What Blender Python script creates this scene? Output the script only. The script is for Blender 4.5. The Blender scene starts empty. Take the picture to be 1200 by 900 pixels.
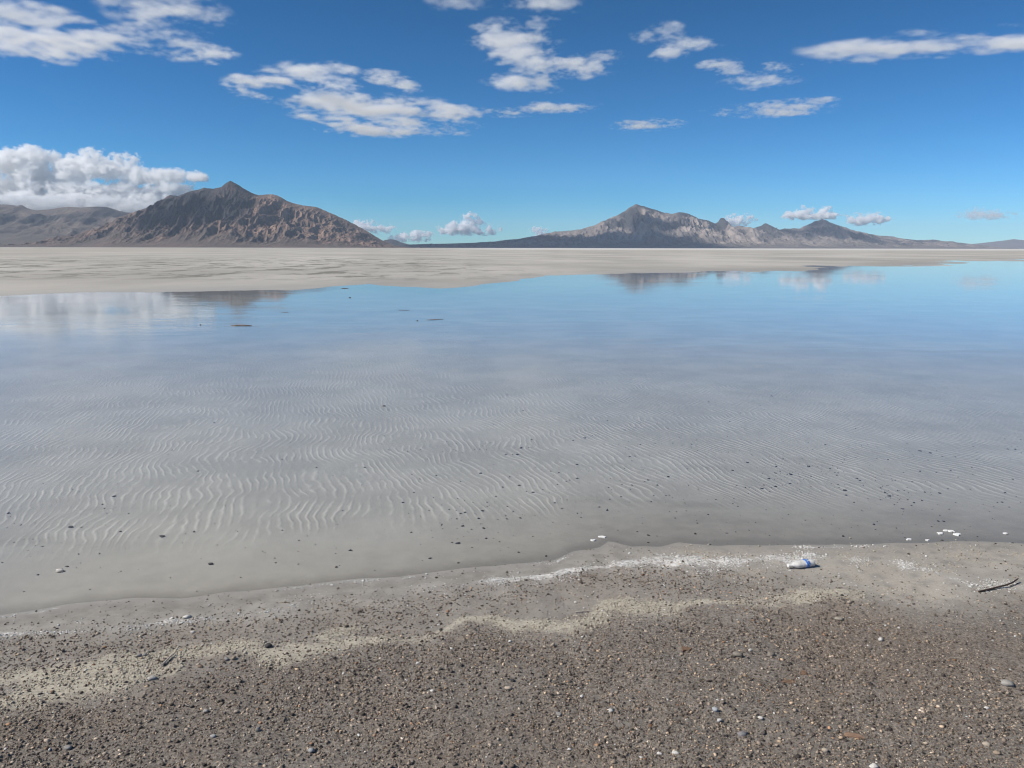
import bpy, math, os
import numpy as np
from mathutils import Vector, Matrix, Euler

S = bpy.context.scene
COL = S.collection

# ------------------------------------------------------------------ camera, sky, sun, exposure
F_PX, CX, CY = 917.0, 600.0, 450.0          # focal length and centre of the photograph in its own pixels
EYE = Vector((0, 0, 1.65))
PITCH = math.radians(9.87)
ROLL = math.radians(-0.10)
cam = bpy.data.objects.new('camera', bpy.data.cameras.new('camera'))
COL.objects.link(cam)
S.camera = cam
cam.data.sensor_width = 36
cam.data.lens = F_PX / 1200 * 36
cam.data.clip_start = 0.05
cam.data.clip_end = 200000
CAM_ROT = Matrix.Rotation(math.pi / 2 - PITCH, 3, 'X') @ Matrix.Rotation(-ROLL, 3, 'Z')
cam.matrix_world = Matrix.Translation(EYE) @ CAM_ROT.to_4x4()

SUN_AZ, SUN_EL = math.radians(-104), math.radians(44)      # clockwise from straight ahead (+Y)
SUN_DIR = Vector((math.sin(SUN_AZ) * math.cos(SUN_EL), math.cos(SUN_AZ) * math.cos(SUN_EL), math.sin(SUN_EL)))
W = bpy.data.worlds.new('World')
S.world = W
W.use_nodes = True
wn = W.node_tree
sky = wn.nodes.new('ShaderNodeTexSky')
sky.sky_type = 'NISHITA'
sky.sun_disc = False
sky.sun_elevation = SUN_EL
sky.sun_rotation = SUN_AZ
sky.altitude = 2000
sky.air_density = 1.0
sky.dust_density = 0.0
sky.ozone_density = 6.0
# the camera's rendering of the sky: each channel scaled and raised to a power, the same over the whole sky
SKY_SCALE, SKY_POWER = (0.0745, 0.087, 0.0985), (1.8, 1.43, 1.6)
sp_ = wn.nodes.new('ShaderNodeSeparateColor'); cb_ = wn.nodes.new('ShaderNodeCombineColor')
wn.links.new(sky.outputs[0], sp_.inputs[0])
for k in range(3):
    a_ = wn.nodes.new('ShaderNodeMath'); a_.operation = 'MULTIPLY'; a_.inputs[1].default_value = SKY_SCALE[k]
    p_ = wn.nodes.new('ShaderNodeMath'); p_.operation = 'POWER'; p_.inputs[1].default_value = SKY_POWER[k]
    q_ = wn.nodes.new('ShaderNodeMath'); q_.operation = 'MULTIPLY'; q_.inputs[1].default_value = 10.0
    wn.links.new(sp_.outputs[k], a_.inputs[0]); wn.links.new(a_.outputs[0], p_.inputs[0])
    wn.links.new(p_.outputs[0], q_.inputs[0]); wn.links.new(q_.outputs[0], cb_.inputs[k])
wn.links.new(cb_.outputs[0], wn.nodes['Background'].inputs['Color'])
wn.nodes['Background'].inputs['Strength'].default_value = 0.12

sun = bpy.data.objects.new('sun', bpy.data.lights.new('sun', 'SUN'))
COL.objects.link(sun)
sun.data.energy = 4.4
sun.data.angle = math.radians(0.5)
sun.data.color = (1.0, 0.94, 0.85)
sun.rotation_euler = SUN_DIR.to_track_quat('Z', 'Y').to_euler()

S.view_settings.view_transform = 'Standard'
S.view_settings.look = 'None'
S.view_settings.gamma = 1
S.view_settings.exposure = 0.20
S.render.engine = 'CYCLES'
C = S.cycles
C.use_denoising = True
C.denoiser = 'OPENIMAGEDENOISE'
C.max_bounces = 18
C.diffuse_bounces = 3
C.glossy_bounces = 4
C.transparent_max_bounces = 12
C.volume_bounces = 14
C.volume_step_rate = 1.0
C.volume_max_steps = 512
C.filter_width = 1.1
C.caustics_reflective = False
C.caustics_refractive = False


# ------------------------------------------------------------------ helpers
def ray(px, py):
    d = CAM_ROT @ Vector(((px - CX) / F_PX, (CY - py) / F_PX, -1.0))
    return d.normalized()


def on_level(px, py, z=0.0):
    d = ray(px, py)
    return EYE + d * ((z - EYE.z) / d.z)


def at_depth(px, py, y):
    d = ray(px, py)
    return EYE + d * (y / d.y)


def tag(o, label=None, cat=None, group=None, kind=None):
    if label: o['label'] = label
    if cat: o['category'] = cat
    if group: o['group'] = group
    if kind: o['kind'] = kind
    return o


def mesh_obj(name, verts, faces, mat=None, parent=None, smooth=False, attrs=None, cattrs=None):
    """Vertices (n,3) and faces (m,k) as numpy arrays or lists -> one mesh object."""
    me = bpy.data.meshes.new(name)
    verts = np.asarray(verts, dtype=np.float32)
    if isinstance(faces, np.ndarray):
        k = faces.shape[1]
        me.vertices.add(len(verts)); me.vertices.foreach_set('co', verts.ravel())
        me.loops.add(faces.size); me.loops.foreach_set('vertex_index', faces.astype(np.int32).ravel())
        me.polygons.add(len(faces))
        me.polygons.foreach_set('loop_start', np.arange(0, faces.size, k, dtype=np.int32))
        me.update(calc_edges=True)
    else:
        me.from_pydata([tuple(v) for v in verts], [], faces)
        me.update()
    if smooth:
        me.polygons.foreach_set('use_smooth', np.ones(len(me.polygons), dtype=bool))
    for n, a in (attrs or {}).items():
        at = me.attributes.new(n, 'FLOAT', 'POINT')
        at.data.foreach_set('value', np.asarray(a, dtype=np.float32).ravel())
    for n, a in (cattrs or {}).items():
        at = me.attributes.new(n, 'FLOAT_COLOR', 'POINT')
        at.data.foreach_set('color', np.asarray(a, dtype=np.float32).ravel())
    if mat: me.materials.append(mat)
    o = bpy.data.objects.new(name, me)
    COL.objects.link(o)
    if parent: o.parent = parent
    return o


def grid_faces(nr, nc):
    i = np.arange(nr - 1)[:, None] * nc + np.arange(nc - 1)[None, :]
    return np.stack([i, i + 1, i + nc + 1, i + nc], axis=-1).reshape(-1, 4)


rng = np.random.default_rng(7)
_T = rng.random((256, 256))


def vnoise(x, y, seed=0, deriv=False):
    """Value noise in 0..1 with quintic interpolation; DERIV adds its two derivatives."""
    x = np.asarray(x, dtype=np.float64) + seed * 17.31
    y = np.asarray(y, dtype=np.float64) + seed * 5.77
    xi, yi = np.floor(x), np.floor(y)
    u, v = x - xi, y - yi
    xi = xi.astype(np.int64); yi = yi.astype(np.int64)
    a = _T[xi & 255, yi & 255]; b = _T[(xi + 1) & 255, yi & 255]
    c = _T[xi & 255, (yi + 1) & 255]; d = _T[(xi + 1) & 255, (yi + 1) & 255]
    su = u * u * u * (u * (u * 6 - 15) + 10); sv = v * v * v * (v * (v * 6 - 15) + 10)
    n = a + (b - a) * su + (c - a) * sv + (a - b - c + d) * su * sv
    if not deriv: return n
    du = 30 * u * u * (u * (u - 2) + 1); dv = 30 * v * v * (v * (v - 2) + 1)
    return n, du * ((b - a) + (a - b - c + d) * sv), dv * ((c - a) + (a - b - c + d) * su)


def fbm(x, y, oct=5, seed=0, gain=0.5):
    s, a, t = 0, 1.0, 0
    for i in range(oct):
        s = s + a * (vnoise(x, y, seed + i) - 0.5); t += a
        x, y = 1.6 * x + 1.2 * y, -1.2 * x + 1.6 * y
        a *= gain
    return s / t * 2


def eroded(x, y, oct=8, seed=0):
    """fBm damped by its own slope: valleys smooth, crests rough."""
    s, a, dx, dy = 0, 1.0, 0, 0
    for i in range(oct):
        n, nx, ny = vnoise(x, y, seed + i, True)
        dx = dx + nx; dy = dy + ny
        s = s + a * n / (1 + dx * dx + dy * dy)
        x, y = 1.6 * x + 1.2 * y, -1.2 * x + 1.6 * y
        a *= 0.5
    return s


def ridged(x, y, oct=5, seed=0):
    s, a, t = 0, 1.0, 0
    for i in range(oct):
        n = 1 - np.abs(2 * vnoise(x, y, seed + i) - 1)
        s = s + a * n * n; t += a
        x, y = 1.6 * x + 1.2 * y, -1.2 * x + 1.6 * y
        a *= 0.5
    return s / t


def smooth01(a, b, x):
    t = np.clip((x - a) / (b - a), 0, 1)
    return t * t * (3 - 2 * t)


def poly_y(px_list, x, z=0.0):
    """y of a shoreline traced in the photograph and laid on the ground, at ground abscissae X."""
    p = np.array([on_level(a, b, z)[:2] for a, b in px_list])
    return np.interp(x, p[:, 0], p[:, 1])


def poly_dist(px_list, X, Y, z=0.0):
    p = np.array([on_level(a, b, z)[:2] for a, b in px_list])
    best = np.full(X.shape, 1e9)
    for (ax, ay), (bx, by) in zip(p[:-1], p[1:]):
        ex, ey = bx - ax, by - ay
        t = np.clip(((X - ax) * ex + (Y - ay) * ey) / (ex * ex + ey * ey + 1e-12), 0, 1)
        best = np.minimum(best, np.hypot(X - ax - t * ex, Y - ay - t * ey))
    return best


class NB:
    """Small node-tree builder."""
    def __init__(self, name):
        self.m = bpy.data.materials.new(name)
        self.m.use_nodes = True
        self.t = self.m.node_tree
        self.n = self.t.nodes
        self.n.clear()
        self.out = self.n.new('ShaderNodeOutputMaterial')

    def new(self, typ, **kw):
        n = self.n.new(typ)
        for k, v in kw.items(): setattr(n, k, v)
        return n

    def link(self, a, b): self.t.links.new(a, b)

    def put(self, sock, v):
        if hasattr(v, 'is_linked') or isinstance(v, bpy.types.NodeSocket): self.link(v, sock)
        elif isinstance(v, (tuple, list)) and len(v) == 3 and sock.type == 'RGBA': sock.default_value = (*v, 1)
        else: sock.default_value = v

    def math(self, op, a, b=0.0, c=None, clamp=False):
        n = self.new('ShaderNodeMath', operation=op, use_clamp=clamp)
        self.put(n.inputs[0], a); self.put(n.inputs[1], b)
        if c is not None: self.put(n.inputs[2], c)
        return n.outputs[0]

    def mix(self, f, a, b, blend='MIX'):
        n = self.new('ShaderNodeMix', data_type='RGBA', blend_type=blend)
        self.put(n.inputs['Factor'], f); self.put(n.inputs[6], a); self.put(n.inputs[7], b)
        return n.outputs[2]

    def attr(self, name): return self.new('ShaderNodeAttribute', attribute_name=name)

    def coord(self): return self.new('ShaderNodeTexCoord').outputs['Object']

    def mapped(self, v, scale=(1, 1, 1), rot=(0, 0, 0), loc=(0, 0, 0)):
        n = self.new('ShaderNodeMapping')
        self.link(v, n.inputs['Vector'])
        n.inputs['Scale'].default_value = scale; n.inputs['Rotation'].default_value = rot; n.inputs['Location'].default_value = loc
        return n.outputs[0]

    def noise(self, v, scale, detail=4, rough=0.55, dist=0.0):
        n = self.new('ShaderNodeTexNoise')
        self.link(v, n.inputs['Vector'])
        n.inputs['Scale'].default_value = scale; n.inputs['Detail'].default_value = detail
        n.inputs['Roughness'].default_value = rough; n.inputs['Distortion'].default_value = dist
        return n.outputs['Fac']

    def ramp(self, f, a, b, smooth=True):
        n = self.new('ShaderNodeMapRange', interpolation_type='SMOOTHSTEP' if smooth else 'LINEAR')
        self.link(f, n.inputs['Value'])
        n.inputs['From Min'].default_value = a; n.inputs['From Max'].default_value = b
        return n.outputs['Result']

    def bump(self, h, strength, dist, normal=None):
        n = self.new('ShaderNodeBump')
        self.put(n.inputs['Strength'], strength); n.inputs['Distance'].default_value = dist
        self.link(h, n.inputs['Height'])
        if normal is not None: self.link(normal, n.inputs['Normal'])
        return n.outputs[0]

    def principled(self, color, rough=0.9, normal=None, spec=0.3, **kw):
        p = self.new('ShaderNodeBsdfPrincipled')
        self.put(p.inputs['Base Color'], color); self.put(p.inputs['Roughness'], rough)
        self.put(p.inputs['Specular IOR Level'], spec)
        if normal is not None: self.link(normal, p.inputs['Normal'])
        for k, v in kw.items(): self.put(p.inputs[k], v)
        self.link(p.outputs[0], self.out.inputs['Surface'])
        return self.m


# ------------------------------------------------------------------ lines traced on the shore (photograph pixels)
WATERLINE = [(-160, 728), (0, 719), (35, 715), (78, 707), (117, 706), (160, 703), (213, 701), (267, 692), (355, 687), (400, 681),
             (471, 674), (542, 665), (599, 661), (649, 656), (670, 646), (702, 640), (713, 634), (741, 640), (773, 639), (795, 633),
             (843, 639), (907, 640), (960, 638), (1031, 637), (1084, 637), (1138, 634), (1200, 637), (1330, 633)]
FAR_WATERLINE = [(-400, 352), (-100, 348), (0, 346), (100, 342), (190, 339), (300, 338), (350, 338.5), (400, 335), (430, 332.5), (470, 334), (520, 337),
                 (560, 334), (590, 329), (640, 323), (700, 321), (800, 318), (848, 317), (900, 316.5), (960, 317), (1000, 313.5),
                 (1040, 311), (1080, 309), (1110, 307.5), (1150, 306), (1200, 305), (1300, 304), (1500, 303)]
SALT_LINE = [(-100, 752), (0, 745), (100, 743), (150, 735), (199, 726), (260, 722), (338, 713), (373, 704), (400, 703), (471, 695), (542, 686), (613, 676),
             (649, 673), (670, 667), (755, 658), (800, 658), (835, 660), (889, 656), (953, 653), (1013, 656), (1067, 662), (1102, 674),
             (1138, 683), (1200, 690), (1300, 700)]
CRUST_A = [(-80, 842), (0, 826), (21, 818), (71, 807), (121, 800), (149, 793), (199, 784)]
CRUST_B = [(-40, 800), (36, 793), (107, 784), (160, 774), (228, 765), (277, 751), (331, 761), (356, 751), (391, 736), (420, 730)]
CRUST_C = [(320, 766), (400, 749), (460, 742), (500, 747), (522, 738), (532, 730), (545, 723), (578, 721), (599, 726), (631, 731), (667, 736), (692, 722), (713, 713),
           (734, 712), (756, 717), (784, 715), (800, 712), (836, 703), (889, 704), (924, 699), (960, 694), (985, 690)]
PALE_PATCH = [(985, 668), (1020, 674), (1060, 676), (1090, 684), (1040, 688), (1070, 668)]


def shore_height(X, Y):
    """Ground height near the shore and out to the far plain; also the signed distance on land from the near waterline."""
    s = poly_y(WATERLINE, X) - Y
    s = s + 0.05 * fbm(X * 2.2, Y * 2.2, 4, 3) * np.exp(-np.abs(s) / 1.5)
    land = 0.022 * np.clip(s, 0, 40) + 0.012 * np.clip(s, 0, 3) ** 2
    bed = -0.045 * (1 - np.exp(np.clip(s, -60, 0) / 1.6))
    zn = np.where(s > 0, land, bed)
    t = Y - poly_y(FAR_WATERLINE, X)
    amp = 0.0017 * np.clip(Y / 35, 0.3, 4) ** 1.3
    n = fbm(X * 0.09, Y * 0.05, 5, 11) * amp * 1.6 + fbm(X * 0.5, Y * 0.25, 4, 21) * amp * 1.1
    zf = np.where(t > 0, 0.0006 * np.clip(t, 0, 180), -0.05 * (1 - np.exp(np.clip(t, -200, 0) / 60))) + n
    far = np.where(Y > 14, zf, -1.0)
    w = smooth01(12, 20, Y)
    z = np.where(Y < 12, zn, zn * (1 - w) + np.maximum(far, -0.05) * w)
    return z, s, t


# ------------------------------------------------------------------ ground: one sheet from behind the camera to the horizon
def ground_material():
    b = NB('salt_flat_ground')
    co = b.coord()
    g = b.attr('gravel').outputs['Fac']; salt = b.attr('salt').outputs['Fac']; crust = b.attr('crust').outputs['Fac']
    wet = b.attr('wet').outputs['Fac']; bed = b.attr('bed').outputs['Fac']; pale = b.attr('pale').outputs['Fac']
    mark = b.attr('mark').outputs['Fac']; rip = b.attr('ripple').outputs['Fac']; silt = b.attr('silt').outputs['Fac']
    n_fine = b.noise(co, 90, 6, 0.7); n_mid = b.noise(co, 9, 6, 0.6); n_big = b.noise(co, 0.9, 6, 0.6)
    n_far = b.noise(b.mapped(co, (0.05, 0.028, 1)), 1.0, 8, 0.62); n_km = b.noise(b.mapped(co, (0.004, 0.0015, 1)), 1.0, 6, 0.6)
    # dry plain
    plain = b.mix(b.ramp(n_far, 0.36, 0.64), (0.36, 0.342, 0.305), (0.51, 0.485, 0.435))
    plain = b.mix(b.math('MULTIPLY', b.ramp(n_km, 0.42, 0.66), 0.6), plain, (0.39, 0.358, 0.305))
    plain = b.mix(b.math('MULTIPLY', mark, b.ramp(b.noise(b.mapped(co, (0.35, 0.16, 1)), 1.0, 6, 0.7), 0.49, 0.60)), plain, (0.20, 0.195, 0.165))
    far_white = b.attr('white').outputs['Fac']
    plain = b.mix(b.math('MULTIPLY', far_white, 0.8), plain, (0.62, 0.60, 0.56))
    # silt bed under the shallow water
    bedc = b.mix(b.ramp(n_big, 0.35, 0.68), (0.435, 0.432, 0.408), (0.535, 0.532, 0.503))
    bedc = b.mix(silt, bedc, b.mix(b.ramp(n_mid, 0.3, 0.7), (0.27, 0.258, 0.232), (0.36, 0.342, 0.31)))
    bedc = b.mix(b.math('MULTIPLY', b.attr('edge').outputs['Fac'], 0.85), bedc, b.mix(b.ramp(n_mid, 0.3, 0.7), (0.42, 0.392, 0.342), (0.50, 0.467, 0.41)))
    bedc = b.mix(b.math('MULTIPLY', silt, 0.55), bedc, (0.26, 0.245, 0.22))
    col = b.mix(bed, plain, bedc)
    # gravelly shore
    sand = b.mix(b.ramp(n_mid, 0.3, 0.7), (0.26, 0.242, 0.212), (0.37, 0.346, 0.306))
    grit = b.mix(b.ramp(n_fine, 0.36, 0.66), (0.145, 0.126, 0.108), (0.355, 0.317, 0.272))
    grit = b.mix(b.math('MULTIPLY', b.ramp(b.noise(co, 2.3, 4, 0.6), 0.5, 0.7), 0.7), grit, (0.265, 0.238, 0.207))
    grit = b.mix(b.math('MULTIPLY', b.ramp(b.noise(co, 0.8, 4, 0.6), 0.45, 0.6), 0.5), grit, b.mix(1.0, grit, (1.0, 0.91, 0.83), 'MULTIPLY'))
    land = b.attr('land').outputs['Fac']
    shore = b.mix(b.math('MULTIPLY', g, b.ramp(b.math('ADD', n_fine, b.math('MULTIPLY', g, 0.55)), 0.55, 0.8)), sand, grit)
    col = b.mix(land, col, shore)
    col = b.mix(b.math('MULTIPLY', pale, b.ramp(n_mid, 0.25, 0.6)), col, b.mix(b.ramp(n_fine, .3, .7), (0.33, 0.298, 0.25), (0.45, 0.412, 0.352)))
    col = b.mix(b.ramp(b.math('ADD', b.noise(co, 26, 6, 0.75), b.math('MULTIPLY', crust, 0.36)), 0.58, 0.90), col,
                b.mix(b.ramp(n_fine, .35, .65), (0.40, 0.362, 0.285), (0.55, 0.505, 0.41)))
    lace = b.math('ADD', b.math('MULTIPLY', b.noise(co, 75, 4, 0.7), 0.75), b.math('MULTIPLY', b.noise(co, 11, 6, 0.75), 0.75))
    col = b.mix(b.math('MULTIPLY', salt, 0.42), col, (0.40, 0.385, 0.355))
    col = b.mix(b.ramp(b.math('ADD', lace, b.math('MULTIPLY', salt, 0.34)), 0.99, 1.17), col, (0.70, 0.685, 0.65))
    col = b.mix(b.math('MULTIPLY', wet, 0.40), col, b.mix(1.0, col, (0.45, 0.44, 0.43), 'MULTIPLY'))
    # relief: grit on land, ripples on the bed with crests coloured as caustic light
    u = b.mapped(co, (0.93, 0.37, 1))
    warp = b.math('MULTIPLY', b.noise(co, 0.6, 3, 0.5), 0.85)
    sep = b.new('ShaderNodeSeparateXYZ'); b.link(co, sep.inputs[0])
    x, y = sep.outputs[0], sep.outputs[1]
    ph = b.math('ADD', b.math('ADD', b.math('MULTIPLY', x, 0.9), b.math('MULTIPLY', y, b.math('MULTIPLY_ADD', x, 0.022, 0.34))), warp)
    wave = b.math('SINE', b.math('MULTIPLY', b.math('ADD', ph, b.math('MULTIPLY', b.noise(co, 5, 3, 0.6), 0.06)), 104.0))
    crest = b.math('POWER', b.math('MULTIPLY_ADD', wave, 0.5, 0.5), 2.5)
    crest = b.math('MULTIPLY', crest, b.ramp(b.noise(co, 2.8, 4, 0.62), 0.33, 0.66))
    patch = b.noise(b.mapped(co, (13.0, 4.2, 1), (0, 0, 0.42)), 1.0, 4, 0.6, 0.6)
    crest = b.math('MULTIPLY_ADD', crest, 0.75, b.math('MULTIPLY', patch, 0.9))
    col = b.mix(b.math('MULTIPLY', b.math('MULTIPLY', rip, 0.45), b.ramp(crest, 0.42, 1.15)), col, (0.74, 0.725, 0.685))  # paler crests paint in the bright caustic lines of the water
    nb = b.bump(b.math('MULTIPLY', b.math('MULTIPLY', crest, rip), b.math('MULTIPLY_ADD', b.ramp(x, -0.5, 3.0), 0.7, 1.0)), 1.0, 0.0036)
    grain = b.math('ADD', n_fine, b.math('MULTIPLY', b.noise(co, 320, 3, 0.7), 0.4))
    nb = b.bump(b.math('MULTIPLY', grain, b.math('MULTIPLY_ADD', g, 0.9, 0.12)), 0.9, 0.010, nb)
    nb = b.bump(n_far, 0.5, 0.25, nb)
    rough = b.math('MULTIPLY_ADD', wet, -0.45, 0.92)
    return b.principled(col, rough, nb, 0.25)


def axis(breaks):
    """breaks: (start, step, growth, end) pieces joined into one rising list."""
    out = []
    for s, st, gr, e in breaks:
        v = s
        while v < e:
            out.append(v); v += st; st *= gr
    return out


half = axis([(0, 0.0145, 1.0, 3.6), (3.6, 0.015, 1.035, 20000)]) + [20000]
gx = np.array(sorted(set([-v for v in half] + half)))
gy = np.array(list(-np.array(axis([(1.0 - 1.0, 0.08, 1.18, 20000)])[1:] + [20000])[::-1]) + axis([(0, 0.06, 1.0, 1.6), (1.6, 0.0125, 1.0, 5.2), (5.2, 0.013, 1.018, 20000)]) + [20000])
GX, GY = np.meshgrid(gx, gy)
GZ, GS, GT = shore_height(GX, GY)
near = (GY > -3) & (GY < 9) & (np.abs(GX) < 8)
attr = {k: np.zeros(GX.shape) for k in ('gravel', 'salt', 'crust', 'wet', 'bed', 'pale', 'mark', 'ripple', 'silt', 'land', 'white', 'edge')}
nx_, ny_, ns_ = GX[near], GY[near], GS[near]
wx = nx_ + 0.05 * fbm(nx_ * 5, ny_ * 5, 4, 31); wy = ny_ + 0.05 * fbm(nx_ * 5, ny_ * 5, 4, 41)


def shore_attrs(X, Y, s):
    """Zones of the near shore: how gravelly, salty, crusted, pale."""
    wx = X + 0.07 * fbm(X * 4, Y * 4, 4, 31); wy = Y + 0.07 * fbm(X * 4, Y * 4, 4, 41)
    zc = 0.03
    dS = poly_dist(SALT_LINE, wx, wy, 0.015)
    dC = np.minimum(np.minimum(poly_dist(CRUST_A, wx, wy, zc), poly_dist(CRUST_B, wx, wy, zc)), poly_dist(CRUST_C, wx, wy, zc))
    dP = poly_dist(PALE_PATCH, wx, wy, 0.02)
    yC = poly_y([(-200, 860)] + CRUST_A[1:5] + [(199, 782), (277, 762), (331, 760)] + CRUST_C[1:] + [(1040, 695), (1120, 695), (1200, 700), (1330, 705)], X, zc)
    below = smooth01(-0.12, 0.30, yC - wy + 0.16 * fbm(X * 6, Y * 6, 4, 45))
    yS = poly_y(SALT_LINE, X, 0.015)
    mid = smooth01(-0.05, 0.16, yS - wy + 0.10 * fbm(X * 5, Y * 5, 4, 46))
    patch = fbm(X * 1.4, Y * 1.4, 4, 51)
    wS = 0.02 + 0.05 * smooth01(-0.3, 0.5, fbm(X * 2.3, Y * 2.3, 3, 62))
    salt = np.exp(-(dS / wS) ** 2) * smooth01(-0.35, 0.4, fbm(X * 1.7, Y * 1.7, 3, 61) + 0.12)
    salt += 0.55 * np.exp(-(dS / 0.14) ** 2) * smooth01(0.0, 0.5, fbm(X * 3.2, Y * 3.2, 4, 65))
    right = smooth01(0.35, 1.1, X) * (1 - smooth01(2.6, 3.4, X))
    salt += right * 0.9 * np.exp(-((dS - 0.02) / 0.10) ** 2) * smooth01(-0.1, 0.35, fbm(X * 5, Y * 5, 4, 66))
    wC = 0.04 + 0.085 * smooth01(-0.4, 0.5, fbm(X * 2.8, Y * 2.8, 3, 72))
    salt += 0.85 * np.exp(-((s - 0.035) / 0.022) ** 2) * smooth01(-0.15, 0.35, fbm(X * 3, Y * 3, 4, 67))
    salt = salt * (1 - 0.72 * smooth01(1.75, 2.2, X))
    crust = np.exp(-(dC / wC) ** 2) * smooth01(-0.45, 0.15, fbm(X * 2.6, Y * 2.6, 4, 71))
    pale = np.exp(-(dP / 0.26) ** 2)
    pale = np.maximum(pale, 0.95 * right * smooth01(-0.02, 0.05, s) * np.exp(-(np.clip(s - 0.2, 0, 9) / 0.22) ** 2))
    grav = np.clip(0.10 * smooth01(0.04, 0.3, s) + 0.42 * mid + 0.48 * below, 0, 1)
    grav = grav * (1 - 0.8 * np.clip(pale, 0, 1))
    return np.clip(grav, 0, 1), np.clip(salt, 0, 1), np.clip(crust, 0, 1), np.clip(pale, 0, 1), patch, below


g_, s_, c_, p_, patch_, below_ = shore_attrs(nx_, ny_, ns_)
for k, v in (('gravel', g_), ('salt', s_), ('crust', c_), ('pale', p_)):
    attr[k][near] = v
attr['gravel'][(~near) & (GS > 0) & (GY < 9)] = 0.9
attr['land'] = smooth01(-0.03, 0.10, GS) * (GY < 20)
attr['bed'] = smooth01(0.06, -0.06, GS) * (1 - smooth01(-12, 6, GT))
attr['bed'][GY > 400] = 0
dark_bed = smooth01(-0.9, 0.8, GX + 0.4 * fbm(GX * 1.2, GY * 1.2, 3, 81)) * np.exp(np.clip(GS, -30, 0) / 0.55) + 0.30 * smooth01(-2.2, 0.0, GX) * np.exp(np.clip(GS, -30, 0) / 0.22)
attr['silt'] = np.clip(dark_bed * smooth01(0.15, -0.05, GS) + 0.32 * smooth01(0.15, 0.6, fbm(GX * 0.8, GY * 1.8, 5, 91)) * smooth01(-3.5, -0.6, GS) * smooth01(0.1, -0.1, GS), 0, 1)
attr['wet'] = np.exp(-np.clip(GS, 0, 90) / 0.20) * smooth01(-0.15, 0.0, GS) * (GY < 20)
attr['wet'] = np.maximum(attr['wet'], 0.7 * np.exp(-np.clip(GT, 0, 1e4) / (3 + 0.10 * np.clip(GY, 0, 200))) * (GY > 20) * (GT > -5) * (GY < 600))
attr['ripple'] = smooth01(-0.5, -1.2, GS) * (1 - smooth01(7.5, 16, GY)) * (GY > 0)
attr['edge'] = np.exp(np.clip(GS, -30, 0) / 0.8) * (GY < 12)
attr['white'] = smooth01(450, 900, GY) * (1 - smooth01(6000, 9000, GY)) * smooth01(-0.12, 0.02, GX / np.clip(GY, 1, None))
attr['mark'] = (1 - smooth01(-12, 4, GX + 6 * fbm(GX * .05, GY * .02, 3, 101))) * smooth01(38, 46, GY) * (1 - smooth01(90, 160, GY))
# small relief of the shore: humps and the low ridge the crust sits on
lumps = np.zeros(GX.shape)
lumps[near] = (0.015 * fbm(nx_ * 2.4, ny_ * 2.4, 5, 111) + 0.006 * fbm(nx_ * 14, ny_ * 14, 4, 121) * g_ + 0.004 * c_ * (0.6 + fbm(nx_ * 18, ny_ * 18, 3, 131)) + 0.005 * s_ * (0.6 + fbm(nx_ * 25, ny_ * 25, 2, 133)) + 0.0022 * rng.standard_normal(nx_.shape) * g_ ** 2) * smooth01(0.02, 0.3, ns_)
GZ = GZ + lumps
GZ[GY < -3] = GZ[GY < -3].clip(max=0.5)
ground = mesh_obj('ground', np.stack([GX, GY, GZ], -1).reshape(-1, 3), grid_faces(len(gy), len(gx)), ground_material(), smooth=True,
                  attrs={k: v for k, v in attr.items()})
tag(ground, 'pale salt flat with a dark gravelly shore in front of the water', None, None, 'structure')

iy_n = np.where((gy > 1.0) & (gy < 12))[0]
ix_n = np.where(np.abs(gx) < 9)[0]


def ground_z(x, y):
    """Height of the ground mesh at (x, y), near shore only."""
    i = int(np.clip(np.searchsorted(gx, x) - 1, 0, len(gx) - 2)); j = int(np.clip(np.searchsorted(gy, y) - 1, 0, len(gy) - 2))
    u = (x - gx[i]) / (gx[i + 1] - gx[i]); v = (y - gy[j]) / (gy[j + 1] - gy[j])
    return float((GZ[j, i] * (1 - u) + GZ[j, i + 1] * u) * (1 - v) + (GZ[j + 1, i] * (1 - u) + GZ[j + 1, i + 1] * u) * v)


def ground_z_many(x, y):
    i = np.clip(np.searchsorted(gx, x) - 1, 0, len(gx) - 2); j = np.clip(np.searchsorted(gy, y) - 1, 0, len(gy) - 2)
    u = (x - gx[i]) / (gx[i + 1] - gx[i]); v = (y - gy[j]) / (gy[j + 1] - gy[j])
    return (GZ[j, i] * (1 - u) + GZ[j, i + 1] * u) * (1 - v) + (GZ[j + 1, i] * (1 - u) + GZ[j + 1, i + 1] * u) * v


def on_ground(px, py):
    """Where the sight line through a pixel of the photograph meets the ground."""
    z = 0.0
    for _ in range(6):
        p = on_level(px, py, z)
        z = ground_z(p.x, p.y)
    return Vector((p.x, p.y, z))


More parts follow.
